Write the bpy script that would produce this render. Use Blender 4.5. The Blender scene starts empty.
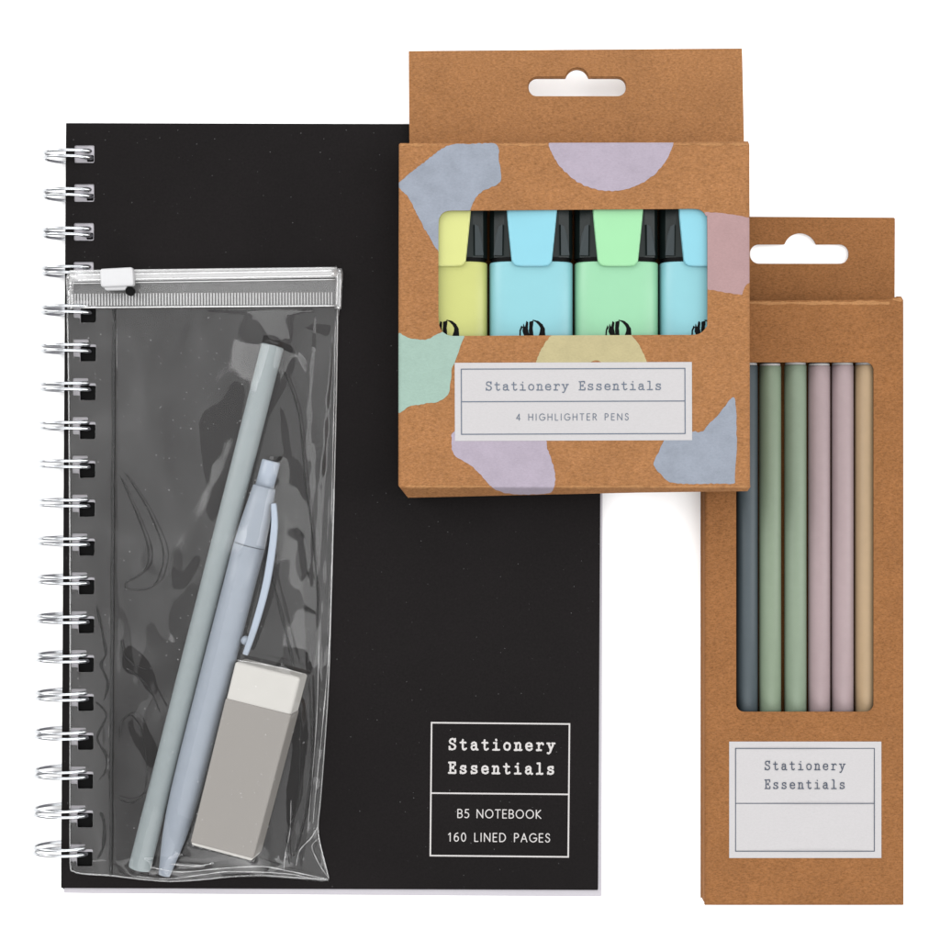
import bpy, bmesh, math, random
import numpy as np
from mathutils import Vector

random.seed(7)
rng = np.random.RandomState(11)
S = bpy.context.scene
COL = S.collection

# ---------------------------------------------------------------- layout
# Lengths below are written in "steps" of 1/3070 m (0.326 mm). The camera hangs
# straight over the layout, D steps above the table.
U = 1.0 / 3070.0
D = 1720.0
CX = CY = 470.0
WHITE = 2.55          # how bright a perfectly white sheet renders under the lamps


def W(x, y, z):
    """point of the layout seen at (x, y) when it lies at height z"""
    k = (D - z) / D
    return ((x - CX) * k, -(y - CY) * k, z)


def lin(c):
    c = c / 255.0
    return c / 12.92 if c <= 0.04045 else ((c + 0.055) / 1.055) ** 2.4


def C(r, g, b, k=1.0):
    return tuple(min(0.93, lin(v) * k / WHITE) for v in (r, g, b)) + (1.0,)


# ---------------------------------------------------------------- materials
def new_mat(name):
    m = bpy.data.materials.new(name)
    m.use_nodes = True
    nt = m.node_tree
    b = nt.nodes['Principled BSDF']
    return m, nt, b


def coord(nt, scale=(1, 1, 1), rot=(0, 0, 0)):
    tc = nt.nodes.new('ShaderNodeTexCoord')
    mp = nt.nodes.new('ShaderNodeMapping')
    mp.inputs['Scale'].default_value = scale
    mp.inputs['Rotation'].default_value = rot
    nt.links.new(tc.outputs['Object'], mp.inputs['Vector'])
    return mp.outputs['Vector']


def noise(nt, vec, scale, detail=3, rough=0.6):
    n = nt.nodes.new('ShaderNodeTexNoise')
    n.inputs['Scale'].default_value = scale
    n.inputs['Detail'].default_value = detail
    n.inputs['Roughness'].default_value = rough
    nt.links.new(vec, n.inputs['Vector'])
    return n.outputs['Fac']


def ramp(nt, fac, stops):
    r = nt.nodes.new('ShaderNodeValToRGB')
    e = r.color_ramp.elements
    while len(e) < len(stops):
        e.new(0.5)
    for el, (p, c) in zip(e, stops):
        el.position = p
        el.color = c
    nt.links.new(fac, r.inputs['Fac'])
    return r.outputs['Color']


def mixc(nt, fac, a, b, mode='MIX'):
    m = nt.nodes.new('ShaderNodeMix')
    m.data_type = 'RGBA'
    m.blend_type = mode
    for sock, v in ((m.inputs[0], fac), (m.inputs[6], a), (m.inputs[7], b)):
        if isinstance(v, bpy.types.NodeSocket):
            nt.links.new(v, sock)
        else:
            sock.default_value = v
    return m.outputs[2]


def bump(nt, b, h, strength, dist):
    n = nt.nodes.new('ShaderNodeBump')
    n.inputs['Strength'].default_value = strength
    n.inputs['Distance'].default_value = dist
    nt.links.new(h, n.inputs['Height'])
    nt.links.new(n.outputs['Normal'], b.inputs['Normal'])


def grey(v):
    return (v, v, v, 1)


def mat_paper(name, col, rough=0.75, var=0.12, fleck=0.3, spec=0.25, mottle=0.0, kraft=False):
    """card or paper with fibres, flecks and slow mottling"""
    m, nt, b = new_mat(name)
    v = coord(nt)
    f1 = noise(nt, coord(nt, (1, 2.2, 1)), 1100, 5, 0.75)
    f2 = noise(nt, v, 90, 3, 0.6)
    f3 = noise(nt, coord(nt, (1, 1.7, 1), (0, 0, 0.4)), 2300, 2, 0.5)
    c1 = ramp(nt, f1, [(0.3, grey(1 - var * 1.5)), (0.5, grey(1.0)), (0.72, grey(1 + var * 1.3))])
    c2 = ramp(nt, f2, [(0.3, grey(1 - var * 0.3)), (0.7, grey(1 + var * 0.25))])
    c3 = ramp(nt, f3, [(0.26, grey(1 - fleck)), (0.36, grey(1.0))])
    c = mixc(nt, 1.0, col, c1, 'MULTIPLY')
    c = mixc(nt, 1.0, c, c2, 'MULTIPLY')
    c = mixc(nt, 1.0, c, c3, 'MULTIPLY')
    if mottle:
        f4 = noise(nt, v, 160, 6, 0.7)
        c4 = ramp(nt, f4, [(0.3, grey(1 - mottle)), (0.52, grey(1.0)), (0.7, grey(1 + mottle * 0.6))])
        c = mixc(nt, 1.0, c, c4, 'MULTIPLY')
    if kraft:
        f5 = noise(nt, coord(nt, (1, 1.5, 1), (0, 0, 1.1)), 760, 6, 0.8)
        c = mixc(nt, 1.0, c, ramp(nt, f5, [(0.34, (0.84, 0.81, 0.74, 1)), (0.5, grey(1.0)), (0.66, (1.10, 1.12, 1.2, 1))]), 'MULTIPLY')
        f6 = noise(nt, coord(nt, (1, 3.5, 1), (0, 0, -0.1)), 900, 2, 0.5)
        c = mixc(nt, 1.0, c, ramp(nt, f6, [(0.66, grey(1.0)), (0.74, (1.25, 1.28, 1.4, 1))]), 'MULTIPLY')
    nt.links.new(c, b.inputs['Base Color'])
    b.inputs['Roughness'].default_value = rough
    b.inputs['Specular IOR Level'].default_value = spec
    bump(nt, b, f1, 0.16, 0.00006)
    return m


def specks(nt, scale, thr, seedrot=0.0):
    """tiny isolated dust specks: 1 where a speck is"""
    vor = nt.nodes.new('ShaderNodeTexVoronoi')
    vor.inputs['Scale'].default_value = scale
    nt.links.new(coord(nt, (1, 1, 1), (0.3, 0.2, seedrot)), vor.inputs['Vector'])
    sep = nt.nodes.new('ShaderNodeSeparateColor')
    nt.links.new(vor.outputs['Color'], sep.inputs['Color'])
    rad = nt.nodes.new('ShaderNodeMath')
    rad.operation = 'MULTIPLY'
    pw = nt.nodes.new('ShaderNodeMath')
    pw.operation = 'POWER'
    pw.inputs[1].default_value = 5.0
    nt.links.new(sep.outputs[0], pw.inputs[0])
    nt.links.new(pw.outputs[0], rad.inputs[0])
    rad.inputs[1].default_value = thr
    lt = nt.nodes.new('ShaderNodeMath')
    lt.operation = 'LESS_THAN'
    nt.links.new(vor.outputs['Distance'], lt.inputs[0])
    nt.links.new(rad.outputs[0], lt.inputs[1])
    return lt.outputs[0]


def mat_cover(name):
    m, nt, b = new_mat(name)
    f = noise(nt, coord(nt), 1500, 4, 0.7)
    f2 = noise(nt, coord(nt), 14, 3, 0.6)
    c = ramp(nt, f, [(0.3, (0.0044, 0.0037, 0.0038, 1)), (0.7, (0.0070, 0.0060, 0.0061, 1))])
    c = mixc(nt, 1.0, c, ramp(nt, f2, [(0.3, grey(0.85)), (0.7, grey(1.15))]), 'MULTIPLY')
    sp = specks(nt, 700, 0.12)
    c = mixc(nt, sp, c, grey(0.055))
    nt.links.new(c, b.inputs['Base Color'])
    b.inputs['Roughness'].default_value = 0.5
    b.inputs['Specular IOR Level'].default_value = 0.045
    bump(nt, b, f, 0.25, 0.00003)
    return m


def mat_plain(name, col, rough=0.45, spec=0.4, var=0.04, scale=300, metal=0.0, grain=0.1):
    m, nt, b = new_mat(name)
    f = noise(nt, coord(nt), scale, 4, 0.6)
    c = mixc(nt, 1.0, col, ramp(nt, f, [(0.3, grey(1 - var)), (0.7, grey(1 + var))]), 'MULTIPLY')
    nt.links.new(c, b.inputs['Base Color'])
    b.inputs['Roughness'].default_value = rough
    b.inputs['Specular IOR Level'].default_value = spec
    b.inputs['Metallic'].default_value = metal
    bump(nt, b, f, grain, 0.00004)
    return m


def mat_film(name, refl=0.075, haze=0.02, rough=0.055, tint=0.97, dust=True, soft_shine=False):
    """clear vinyl: what is behind shows through, the surface mirrors the lamps"""
    m, nt, b = new_mat(name)
    nt.nodes.remove(b)
    out = nt.nodes['Material Output']
    tr = nt.nodes.new('ShaderNodeBsdfTransparent')
    tr.inputs['Color'].default_value = (tint, tint, tint, 1)
    gl = nt.nodes.new('ShaderNodeBsdfGlossy')
    gl.inputs['Roughness'].default_value = rough
    df = nt.nodes.new('ShaderNodeBsdfDiffuse')
    df.inputs['Color'].default_value = (0.62, 0.62, 0.62, 1)
    lw = nt.nodes.new('ShaderNodeLayerWeight')
    lw.inputs['Blend'].default_value = 0.5
    pw = nt.nodes.new('ShaderNodeMath')
    pw.operation = 'POWER'
    pw.inputs[1].default_value = 4.0
    nt.links.new(lw.outputs['Facing'], pw.inputs[0])
    ma = nt.nodes.new('ShaderNodeMath')
    ma.operation = 'MULTIPLY_ADD'
    ma.inputs[1].default_value = 0.75
    ma.inputs[2].default_value = refl
    nt.links.new(pw.outputs[0], ma.inputs[0])
    fac = ma.outputs[0]
    if soft_shine:
        # noise puts soft lighter and darker patches into the film's reflection
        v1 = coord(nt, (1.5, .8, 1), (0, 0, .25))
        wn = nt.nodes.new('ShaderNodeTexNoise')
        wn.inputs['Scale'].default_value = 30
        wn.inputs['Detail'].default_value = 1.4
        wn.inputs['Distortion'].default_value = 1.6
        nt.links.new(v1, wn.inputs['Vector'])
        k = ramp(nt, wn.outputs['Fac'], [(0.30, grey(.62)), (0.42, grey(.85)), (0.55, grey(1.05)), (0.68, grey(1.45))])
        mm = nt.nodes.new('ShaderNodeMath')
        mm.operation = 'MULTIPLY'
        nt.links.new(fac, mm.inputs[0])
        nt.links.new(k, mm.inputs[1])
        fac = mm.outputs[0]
    m1 = nt.nodes.new('ShaderNodeMixShader')
    if dust:
        sp = specks(nt, 900, 0.22, 1.0)
        sc = nt.nodes.new('ShaderNodeMath')
        sc.operation = 'MULTIPLY_ADD'
        sc.inputs[1].default_value = 0.17
        sc.inputs[2].default_value = haze
        nt.links.new(sp, sc.inputs[0])
        nt.links.new(sc.outputs[0], m1.inputs[0])
    else:
        m1.inputs[0].default_value = haze
    nt.links.new(tr.outputs[0], m1.inputs[1])
    nt.links.new(df.outputs[0], m1.inputs[2])
    m2 = nt.nodes.new('ShaderNodeMixShader')
    nt.links.new(fac, m2.inputs[0])
    nt.links.new(m1.outputs[0], m2.inputs[1])
    nt.links.new(gl.outputs[0], m2.inputs[2])
    nt.links.new(m2.outputs[0], out.inputs['Surface'])
    bp = nt.nodes.new('ShaderNodeBump')
    bp.inputs['Strength'].default_value = 0.02
    bp.inputs['Distance'].default_value = 0.0002
    nt.links.new(noise(nt, coord(nt), 220, 3, 0.5), bp.inputs['Height'])
    return m


# ---------------------------------------------------------------- objects
def empty(name, x, y, z, label, cat, group=None):
    o = bpy.data.objects.new(name, None)
    o.location = Vector(W(x, y, z)) * U
    o.empty_display_size = 0.01
    o['label'] = label
    o['category'] = cat
    if group:
        o['group'] = group
    COL.objects.link(o)
    return o


def origin(o):
    v = Vector((0, 0, 0))
    while o is not None:
        v += o.location
        o = o.parent
    return v


def mesh(name, verts, faces, mats, parent=None, fm=None, smooth=False, label=None):
    """verts in steps (already placed); becomes one mesh object"""
    off = origin(parent) if parent else Vector((0, 0, 0))
    a = np.array(verts, dtype=float) * U - np.array(off)
    me = bpy.data.meshes.new(name)
    me.from_pydata([tuple(v) for v in a], [], faces)
    if not isinstance(mats, (list, tuple)):
        mats = [mats]
    for m in mats:
        me.materials.append(m)
    if fm is not None:
        me.polygons.foreach_set('material_index', fm)
    if smooth:
        me.polygons.foreach_set('use_smooth', [True] * len(me.polygons))
    me.validate()
    me.update()
    o = bpy.data.objects.new(name, me)
    COL.objects.link(o)
    if parent:
        o.parent = parent
    if label:
        o['label'] = label
    return o


class Acc:
    """collects pieces of one mesh"""
    def __init__(s):
        s.v, s.f, s.m = [], [], []

    def add(s, vf, mi=0):
        v, f = vf
        n = len(s.v)
        s.v.extend([tuple(p) for p in v])
        s.f.extend([tuple(i + n for i in q) for q in f])
        s.m.extend([mi] * len(f))
        return s

    def build(s, name, mats, parent=None, smooth=False, label=None):
        return mesh(name, s.v, s.f, mats, parent, s.m, smooth, label)


# ---------------------------------------------------------------- 2-D shapes
def sd_poly(pts):
    P = np.array(pts, dtype=float)

    def f(X, Y):
        d = np.full(X.shape, 1e18)
        ins = np.zeros(X.shape, bool)
        n = len(P)
        for i in range(n):
            ax, ay = P[i]
            bx, by = P[(i + 1) % n]
            ex, ey = bx - ax, by - ay
            L = ex * ex + ey * ey + 1e-12
            t = np.clip(((X - ax) * ex + (Y - ay) * ey) / L, 0, 1)
            d = np.minimum(d, (X - ax - t * ex) ** 2 + (Y - ay - t * ey) ** 2)
            c = ((ay > Y) != (by > Y))
            xi = ax + (Y - ay) * ex / (ey if abs(ey) > 1e-12 else 1e-12)
            ins ^= c & (X < xi)
        d = np.sqrt(d)
        return np.where(ins, -d, d)
    return f


def sd_rr(x0, y0, x1, y1, r=0.0):
    cx, cy, hx, hy = (x0 + x1) / 2, (y0 + y1) / 2, (x1 - x0) / 2 - r, (y1 - y0) / 2 - r

    def f(X, Y):
        qx, qy = np.abs(X - cx) - hx, np.abs(Y - cy) - hy
        return np.hypot(np.maximum(qx, 0), np.maximum(qy, 0)) + np.minimum(np.maximum(qx, qy), 0) - r
    return f


def sd_circ(cx, cy, r):
    return lambda X, Y: np.hypot(X - cx, Y - cy) - r


def sd_strokes(strokes, w):
    segs = []
    for s in strokes:
        if len(s) == 1:
            segs.append((s[0], s[0], 1.25))
        for a, b in zip(s[:-1], s[1:]):
            segs.append((a, b, 1.0))

    def f(X, Y):
        d = np.full(X.shape, 1e9)
        for (ax, ay), (bx, by), k in segs:
            m = w * k + 3
            xs = np.where((X[0] > min(ax, bx) - m) & (X[0] < max(ax, bx) + m))[0]
            ys = np.where((Y[:, 0] > min(ay, by) - m) & (Y[:, 0] < max(ay, by) + m))[0]
            if len(xs) == 0 or len(ys) == 0:
                continue
            sl = (slice(ys[0], ys[-1] + 1), slice(xs[0], xs[-1] + 1))
            x, y = X[sl], Y[sl]
            ex, ey = bx - ax, by - ay
            t = np.clip(((x - ax) * ex + (y - ay) * ey) / (ex * ex + ey * ey + 1e-12), 0, 1)
            dd = np.hypot(x - ax - t * ex, y - ay - t * ey) - w * k
            d[sl] = np.minimum(d[sl], dd)
        return d
    return f


def union(*fs):
    return lambda X, Y: np.minimum.reduce([f(X, Y) for f in fs])


def inter(*fs):
    return lambda X, Y: np.maximum.reduce([f(X, Y) for f in fs])


def minus(a, *bs):
    return lambda X, Y: np.maximum.reduce([a(X, Y)] + [-b(X, Y) for b in bs])


def rough_edge(f, amp, lam, seed=0):
    r = np.random.RandomState(seed)
    k = [(r.uniform(0, 6.28), r.uniform(0.5, 1.6) * 6.28 / lam, r.uniform(0, 6.28)) for _ in range(6)]

    def g(X, Y):
        n = sum(np.sin((X * math.cos(a) + Y * math.sin(a)) * q + p) for a, q, p in k) / 3
        return f(X, Y) + amp * n
    return g


def axis(*pieces):
    """grid coordinates from (start, stop, step) pieces"""
    out = []
    for a, b, s in pieces:
        n = max(1, int(round((b - a) / s)))
        out.extend([a + (b - a) * i / n for i in range(n)])
    out.append(pieces[-1][1])
    return np.array(out)


def smooth_pts(pts, n=6, closed=True):
    P = [np.array(p, float) for p in pts]
    N = len(P)
    out = []
    rngi = range(N) if closed else range(N - 1)
    for i in rngi:
        if closed:
            p0, p1, p2, p3 = P[i - 1], P[i], P[(i + 1) % N], P[(i + 2) % N]
        else:
            p0, p1, p2, p3 = P[max(i - 1, 0)], P[i], P[i + 1], P[min(i + 2, N - 1)]
        for k in range(n):
            t = k / n
            out.append(tuple(0.5 * ((2 * p1) + (p2 - p0) * t + (2 * p0 - 5 * p1 + 4 * p2 - p3) * t * t
                                    + (3 * p1 - p0 - 3 * p2 + p3) * t ** 3)))
    if not closed:
        out.append(tuple(P[-1]))
    return out


def sheet(gx, gy, sdf, zf, thick=0.0, xf=None):
    """fills the area where sdf < 0 with a clean mesh; thick > 0 makes it solid"""
    X, Y = np.meshgrid(gx, gy)
    V = sdf(X, Y) if sdf is not None else np.full(X.shape, -1.0)
    V = np.where(np.abs(V) < 1e-6, -1e-6, V)
    ny, nx = V.shape
    inside = V < 0
    pts, faces = [], []
    vid = -np.ones(V.shape, int)
    idx = np.argwhere(inside)
    used = np.zeros(V.shape, bool)
    c = inside
    cell_any = c[:-1, :-1] | c[1:, :-1] | c[1:, 1:] | c[:-1, 1:]
    for k, (j, i) in enumerate(idx):
        vid[j, i] = k
        pts.append((gx[i], gy[j]))
    ecache = {}

    def ev(j0, i0, j1, i1):
        key = (j0, i0, j1, i1) if (j0, i0) < (j1, i1) else (j1, i1, j0, i0)
        if key not in ecache:
            a, b = V[key[0], key[1]], V[key[2], key[3]]
            t = a / (a - b)
            t = min(max(t, 0.0), 1.0)
            pts.append((gx[key[1]] + (gx[key[3]] - gx[key[1]]) * t, gy[key[0]] + (gy[key[2]] - gy[key[0]]) * t))
            ecache[key] = len(pts) - 1
        return ecache[key]
    for j, i in np.argwhere(cell_any):
        cs = ((j, i), (j + 1, i), (j + 1, i + 1), (j, i + 1))
        ins = [c[q] for q in cs]
        if all(ins):
            faces.append(tuple(int(vid[q]) for q in cs))
            continue
        poly = []
        for k in range(4):
            a, b = cs[k], cs[(k + 1) % 4]
            if ins[k]:
                poly.append(int(vid[a]))
            if ins[k] != ins[(k + 1) % 4]:
                poly.append(ev(a[0], a[1], b[0], b[1]))
        if len(poly) >= 3:
            faces.append(tuple(poly))
    P = np.array(pts)
    if len(P) == 0:
        return [], []
    z = zf(P[:, 0], P[:, 1]) if callable(zf) else np.full(len(P), float(zf))
    x, y = P[:, 0], P[:, 1]
    if xf:
        x, y = xf(x, y)
    k = (D - z) / D
    top = np.stack([(x - CX) * k, -(y - CY) * k, z], 1)
    if thick <= 0:
        return top, faces
    n = len(top)
    bot = top.copy()
    bot[:, 2] -= thick
    edges = {}
    for f in faces:
        for a, b in zip(f, f[1:] + f[:1]):
            edges[(a, b)] = 1
    fs = list(faces) + [tuple(q + n for q in reversed(f)) for f in faces]
    for (a, b) in edges:
        if (b, a) not in edges:
            fs.append((b, a, a + n, b + n))
    return np.concatenate([top, bot]), fs


# ---------------------------------------------------------------- 3-D shapes
def tube(points, radii, seg=16, closed=False, cap=True, flat=1.0):
    """round tube through 3-D points (in placed steps)"""
    P = [Vector(p) for p in points]
    n = len(P)
    if not hasattr(radii, '__len__'):
        radii = [radii] * n
    v, f = [], []
    up = None
    for i in range(n):
        if closed:
            t = (P[(i + 1) % n] - P[i - 1]).normalized()
        else:
            t = (P[min(i + 1, n - 1)] - P[max(i - 1, 0)])
            if t.length < 1e-9:
                t = P[-1] - P[0]
            t.normalize()
        if up is None:
            ref = Vector((0, 0, 1)) if abs(t.z) < 0.9 else Vector((0, 1, 0))
            up = (ref - t * ref.dot(t)).normalized()
        else:
            up = (up - t * up.dot(t)).normalized()
        sd = t.cross(up)
        for k in range(seg):
            a = 2 * math.pi * k / seg
            v.append(P[i] + sd * (math.cos(a) * radii[i]) + up * (math.sin(a) * radii[i] * flat))
    rows = n if closed else n - 1
    for i in range(rows):
        for k in range(seg):
            a = i * seg + k
            b = i * seg + (k + 1) % seg
            c2 = ((i + 1) % n) * seg + (k + 1) % seg
            d = ((i + 1) % n) * seg + k
            f.append((a, b, c2, d))
    if cap and not closed:
        f.append(tuple(reversed(range(seg))))
        f.append(tuple(range((n - 1) * seg, n * seg)))
    return [tuple(q) for q in v], f


def lathe(a, b, profile, seg=32):
    """profile = [(t along a-b, radius)], sharp steps allowed by close t"""
    A, B = Vector(a), Vector(b)
    pts = [A + (B - A) * t for t, r in profile]
    ax = (B - A).normalized()
    up = (Vector((0, 0, 1)) - ax * ax.z).normalized()
    sd = ax.cross(up)
    v, f = [], []
    for p, (t, r) in zip(pts, profile):
        for k in range(seg):
            an = 2 * math.pi * k / seg
            v.append(tuple(p + sd * (math.cos(an) * r) + up * (math.sin(an) * r)))
    for i in range(len(pts) - 1):
        for k in range(seg):
            f.append((i * seg + k, i * seg + (k + 1) % seg, (i + 1) * seg + (k + 1) % seg, (i + 1) * seg + k))
    f.append(tuple(reversed(range(seg))))
    f.append(tuple(range((len(pts) - 1) * seg, len(pts) * seg)))
    return v, f


def box8(tl, tr, br, bl, z0, z1, bev=1.0, seg=3, lean=0.0):
    """rounded block with the given outline (layout points seen at z1)"""
    bm = bmesh.new()
    top = [bm.verts.new(W(p[0], p[1], z1)) for p in (tl, bl, br, tr)]
    bot = [bm.verts.new((v.co.x + lean, v.co.y, z0)) for v in top]
    bm.faces.new(top)
    bm.faces.new(list(reversed(bot)))
    for i in range(4):
        j = (i + 1) % 4
        bm.faces.new((top[j], top[i], bot[i], bot[j]))
    bmesh.ops.recalc_face_normals(bm, faces=bm.faces)
    if bev > 0:
        bmesh.ops.bevel(bm, geom=list(bm.edges), offset=bev, segments=seg, affect='EDGES', profile=0.5)
    bm.verts.index_update()
    v = [tuple(q.co) for q in bm.verts]
    f = [tuple(q.index for q in fc.verts) for fc in bm.faces]
    bm.free()
    return v, f


# ---------------------------------------------------------------- lettering
def cr(*p):
    return smooth_pts(p, 5, False)


TYPE = {
    'S': [cr((.58, .74), (.52, .93), (.34, 1), (.15, .93), (.09, .76), (.17, .6), (.35, .52), (.54, .43), (.63, .25), (.54, .07), (.35, 0), (.14, .06), (.06, .26)),
          [(.59, 1), (.59, .74)], [(.06, 0), (.06, .26)]],
    't': [[(.28, .92), (.28, .2)], cr((.28, .2), (.33, .03), (.48, 0), (.62, .1)), [(.06, .66), (.56, .66)]],
    'a': [cr((.1, .54), (.18, .64), (.34, .68), (.48, .62), (.52, .48)), [(.52, .48), (.52, .08), (.58, 0), (.68, 0)],
          cr((.52, .4), (.3, .4), (.12, .32), (.07, .18), (.15, .03), (.3, 0), (.45, .07), (.52, .2))],
    'i': [[(.34, .94)], [(.12, .66), (.35, .66), (.35, 0)], [(.06, 0), (.64, 0)]],
    'o': [cr((.35, .68), (.14, .58), (.07, .34), (.14, .1), (.35, 0), (.56, .1), (.63, .34), (.56, .58), (.35, .68))],
    'n': [[(.03, .66), (.16, .66), (.16, 0)], [(.02, 0), (.3, 0)], cr((.16, .48), (.27, .64), (.42, .68), (.54, .58), (.55, .4)), [(.55, .4), (.55, 0)], [(.42, 0), (.7, 0)]],
    'e': [[(.08, .36), (.63, .36)], cr((.63, .36), (.57, .58), (.36, .68), (.14, .58), (.07, .34), (.14, .1), (.36, 0), (.53, .04), (.63, .14))],
    'r': [[(.06, .66), (.24, .66), (.24, 0)], [(.05, 0), (.46, 0)], cr((.24, .42), (.35, .6), (.5, .68), (.62, .64), (.65, .54))],
    'y': [[(.11, .66), (.36, .04)], [(.61, .66), (.36, .04), (.25, -.22)], cr((.25, -.22), (.17, -.3), (.05, -.27)), [(0, .66), (.23, .66)], [(.48, .66), (.72, .66)]],
    'E': [[(.17, 1), (.17, 0)], [(.03, 1), (.62, 1), (.62, .77)], [(.03, 0), (.66, 0), (.66, .25)], [(.17, .52), (.45, .52)], [(.45, .64), (.45, .4)]],
    's': [cr((.55, .52), (.49, .64), (.34, .68), (.16, .62), (.13, .5), (.2, .4), (.38, .35), (.55, .27), (.6, .15), (.5, .03), (.33, 0), (.16, .04), (.1, .17)),
          [(.56, .68), (.56, .52)], [(.1, 0), (.1, .17)]],
    'l': [[(.12, 1), (.35, 1), (.35, 0)], [(.06, 0), (.64, 0)]],
}


def el(cx, cy, rx, ry, a0=0, a1=360, n=20):
    return [(cx + rx * math.cos(math.radians(a0 + (a1 - a0) * k / n)), cy + ry * math.sin(math.radians(a0 + (a1 - a0) * k / n))) for k in range(n + 1)]


SANS = {  # letter: (width, strokes)
    'B': (.58, [[(.06, 0), (.06, 1), (.28, 1)] + el(.28, .76, .22, .24, 90, -90) + [(.06, .52)], [(.28, .52)] + el(.28, .26, .26, .26, 90, -90) + [(.06, 0)]]),
    '5': (.52, [[(.46, 1), (.14, 1), (.1, .58)] + el(.22, .31, .26, .31, 115, -130)]),
    'N': (.74, [[(.06, 0), (.06, 1), (.68, 0), (.68, 1)]]),
    'O': (.9, [el(.45, .5, .4, .5)]),
    'T': (.58, [[(.02, 1), (.56, 1)], [(.29, 1), (.29, 0)]]),
    'E': (.5, [[(.46, 1), (.06, 1), (.06, 0), (.46, 0)], [(.06, .52), (.42, .52)]]),
    'K': (.58, [[(.06, 1), (.06, 0)], [(.52, 1), (.08, .5), (.56, 0)]]),
    '1': (.4, [[(.06, .8), (.24, 1), (.24, 0)]]),
    '6': (.56, [el(.29, .3, .23, .3), cr((.06, .3), (.08, .62), (.22, .9), (.44, 1))]),
    '0': (.58, [el(.29, .5, .23, .5)]),
    'L': (.46, [[(.06, 1), (.06, 0), (.42, 0)]]),
    'I': (.14, [[(.07, 1), (.07, 0)]]),
    'D': (.74, [[(.06, 0), (.06, 1), (.26, 1)] + el(.26, .5, .42, .5, 90, -90) + [(.06, 0)]]),
    'P': (.54, [[(.06, 0), (.06, 1), (.26, 1)] + el(.26, .74, .24, .26, 90, -90) + [(.06, .48)]]),
    'A': (.68, [[(.02, 0), (.34, 1), (.66, 0)], [(.14, .34), (.54, .34)]]),
    'G': (.82, [el(.45, .5, .4, .5, 45, 345) + [(.82, .46), (.5, .46)]]),
    'S': (.52, [cr((.45, .85), (.36, .98), (.22, 1), (.09, .9), (.07, .74), (.15, .6), (.32, .5), (.45, .38), (.46, .2), (.36, .04), (.2, 0), (.07, .1), (.03, .2))]),
    'H': (.68, [[(.06, 0), (.06, 1)], [(.62, 0), (.62, 1)], [(.06, .52), (.62, .52)]]),
    'R': (.56, [[(.06, 0), (.06, 1), (.26, 1)] + el(.26, .75, .23, .25, 90, -90) + [(.06, .5)], [(.26, .5), (.54, 0)]]),
    '4': (.56, [[(.42, 0), (.42, 1), (.03, .28), (.54, .28)]]),
    ' ': (.42, []),
}


def type_line(txt, x0, x1, base, cap, w=.95):
    n = len(txt)
    gw = cap * w
    adv = (x1 - x0 - gw * 0.7) / (n - 1)
    out = []
    for i, ch in enumerate(txt):
        if ch == ' ':
            continue
        for s in TYPE[ch]:
            out.append([(x0 + i * adv + px * gw, base - py * cap) for px, py in s])
    return out


def sans_line(txt, x0, x1, base, cap, w=1.0):
    wid = [SANS[c][0] * cap * w for c in txt]
    sp = (x1 - x0 - sum(wid)) / (len(txt) - 1)
    out, x = [], x0
    for c, q in zip(txt, wid):
        for s in SANS[c][1]:
            out.append([(x + px * cap * w, base - py * cap) for px, py in s])
        x += q + sp
    return out


def ink(acc, strokes, w, z, xf=None, step=0.3, rough=0.0, seed=1):
    xs = [p[0] for s in strokes for p in s]
    ys = [p[1] for s in strokes for p in s]
    gx = axis((min(xs) - w * 2 - 1, max(xs) + w * 2 + 1, step))
    gy = axis((min(ys) - w * 2 - 1, max(ys) + w * 2 + 1, step))
    f = sd_strokes(strokes, w)
    if rough:
        f = rough_edge(f, rough, 2.2, seed)
    acc.add(sheet(gx, gy, f, z, 0.0, xf))


def frame_lines(acc, x0, y0, x1, y1, ydiv, t, z, xf=None):
    """printed rectangle with one dividing line, as one strip mesh"""
    nx_, ny_ = 24, 8
    gx = np.concatenate([[x0], np.linspace(x0 + t, x1 - t, nx_), [x1]])
    gy = np.concatenate([[y0], np.linspace(y0 + t, ydiv, ny_), np.linspace(ydiv + t, y1 - t, ny_), [y1]])
    v, f = [], []
    for y in gy:
        for x in gx:
            a, b = (x, y) if xf is None else xf(x, y)
            v.append(W(float(a), float(b), float(z(np.array(x), np.array(y))) if callable(z) else z))
    n = len(gx)
    for j in range(len(gy) - 1):
        for i in range(n - 1):
            if 0 < i < n - 2 and j not in (0, ny_, len(gy) - 2):
                continue
            a = j * n + i
            f.append((a, a + n, a + n + 1, a + 1))
    acc.add((v, f))


# ================================================================= materials
M_table = mat_plain('white_table_paper', (0.9, 0.9, 0.9, 1), 0.9, 0.1, 0.01, 60, grain=0.0)
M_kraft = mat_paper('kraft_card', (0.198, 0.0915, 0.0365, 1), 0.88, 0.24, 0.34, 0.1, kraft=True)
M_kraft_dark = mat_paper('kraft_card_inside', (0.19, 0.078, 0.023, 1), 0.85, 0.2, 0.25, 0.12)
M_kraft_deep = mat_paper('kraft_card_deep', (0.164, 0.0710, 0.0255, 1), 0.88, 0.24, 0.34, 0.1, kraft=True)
M_cover = mat_cover('black_cover_card')
M_page = mat_paper('page_paper', C(226, 222, 229), 0.85, 0.03, 0.03)
M_label = mat_paper('label_print_ground', C(226, 223, 224), 0.7, 0.03, 0.05)
M_white_ink = mat_plain('white_ink', C(236, 232, 230), 0.6, 0.2, 0.04, 900)
M_blue_ink = mat_plain('slate_ink', C(118, 130, 148), 0.7, 0.2, 0.12, 1400)
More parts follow.
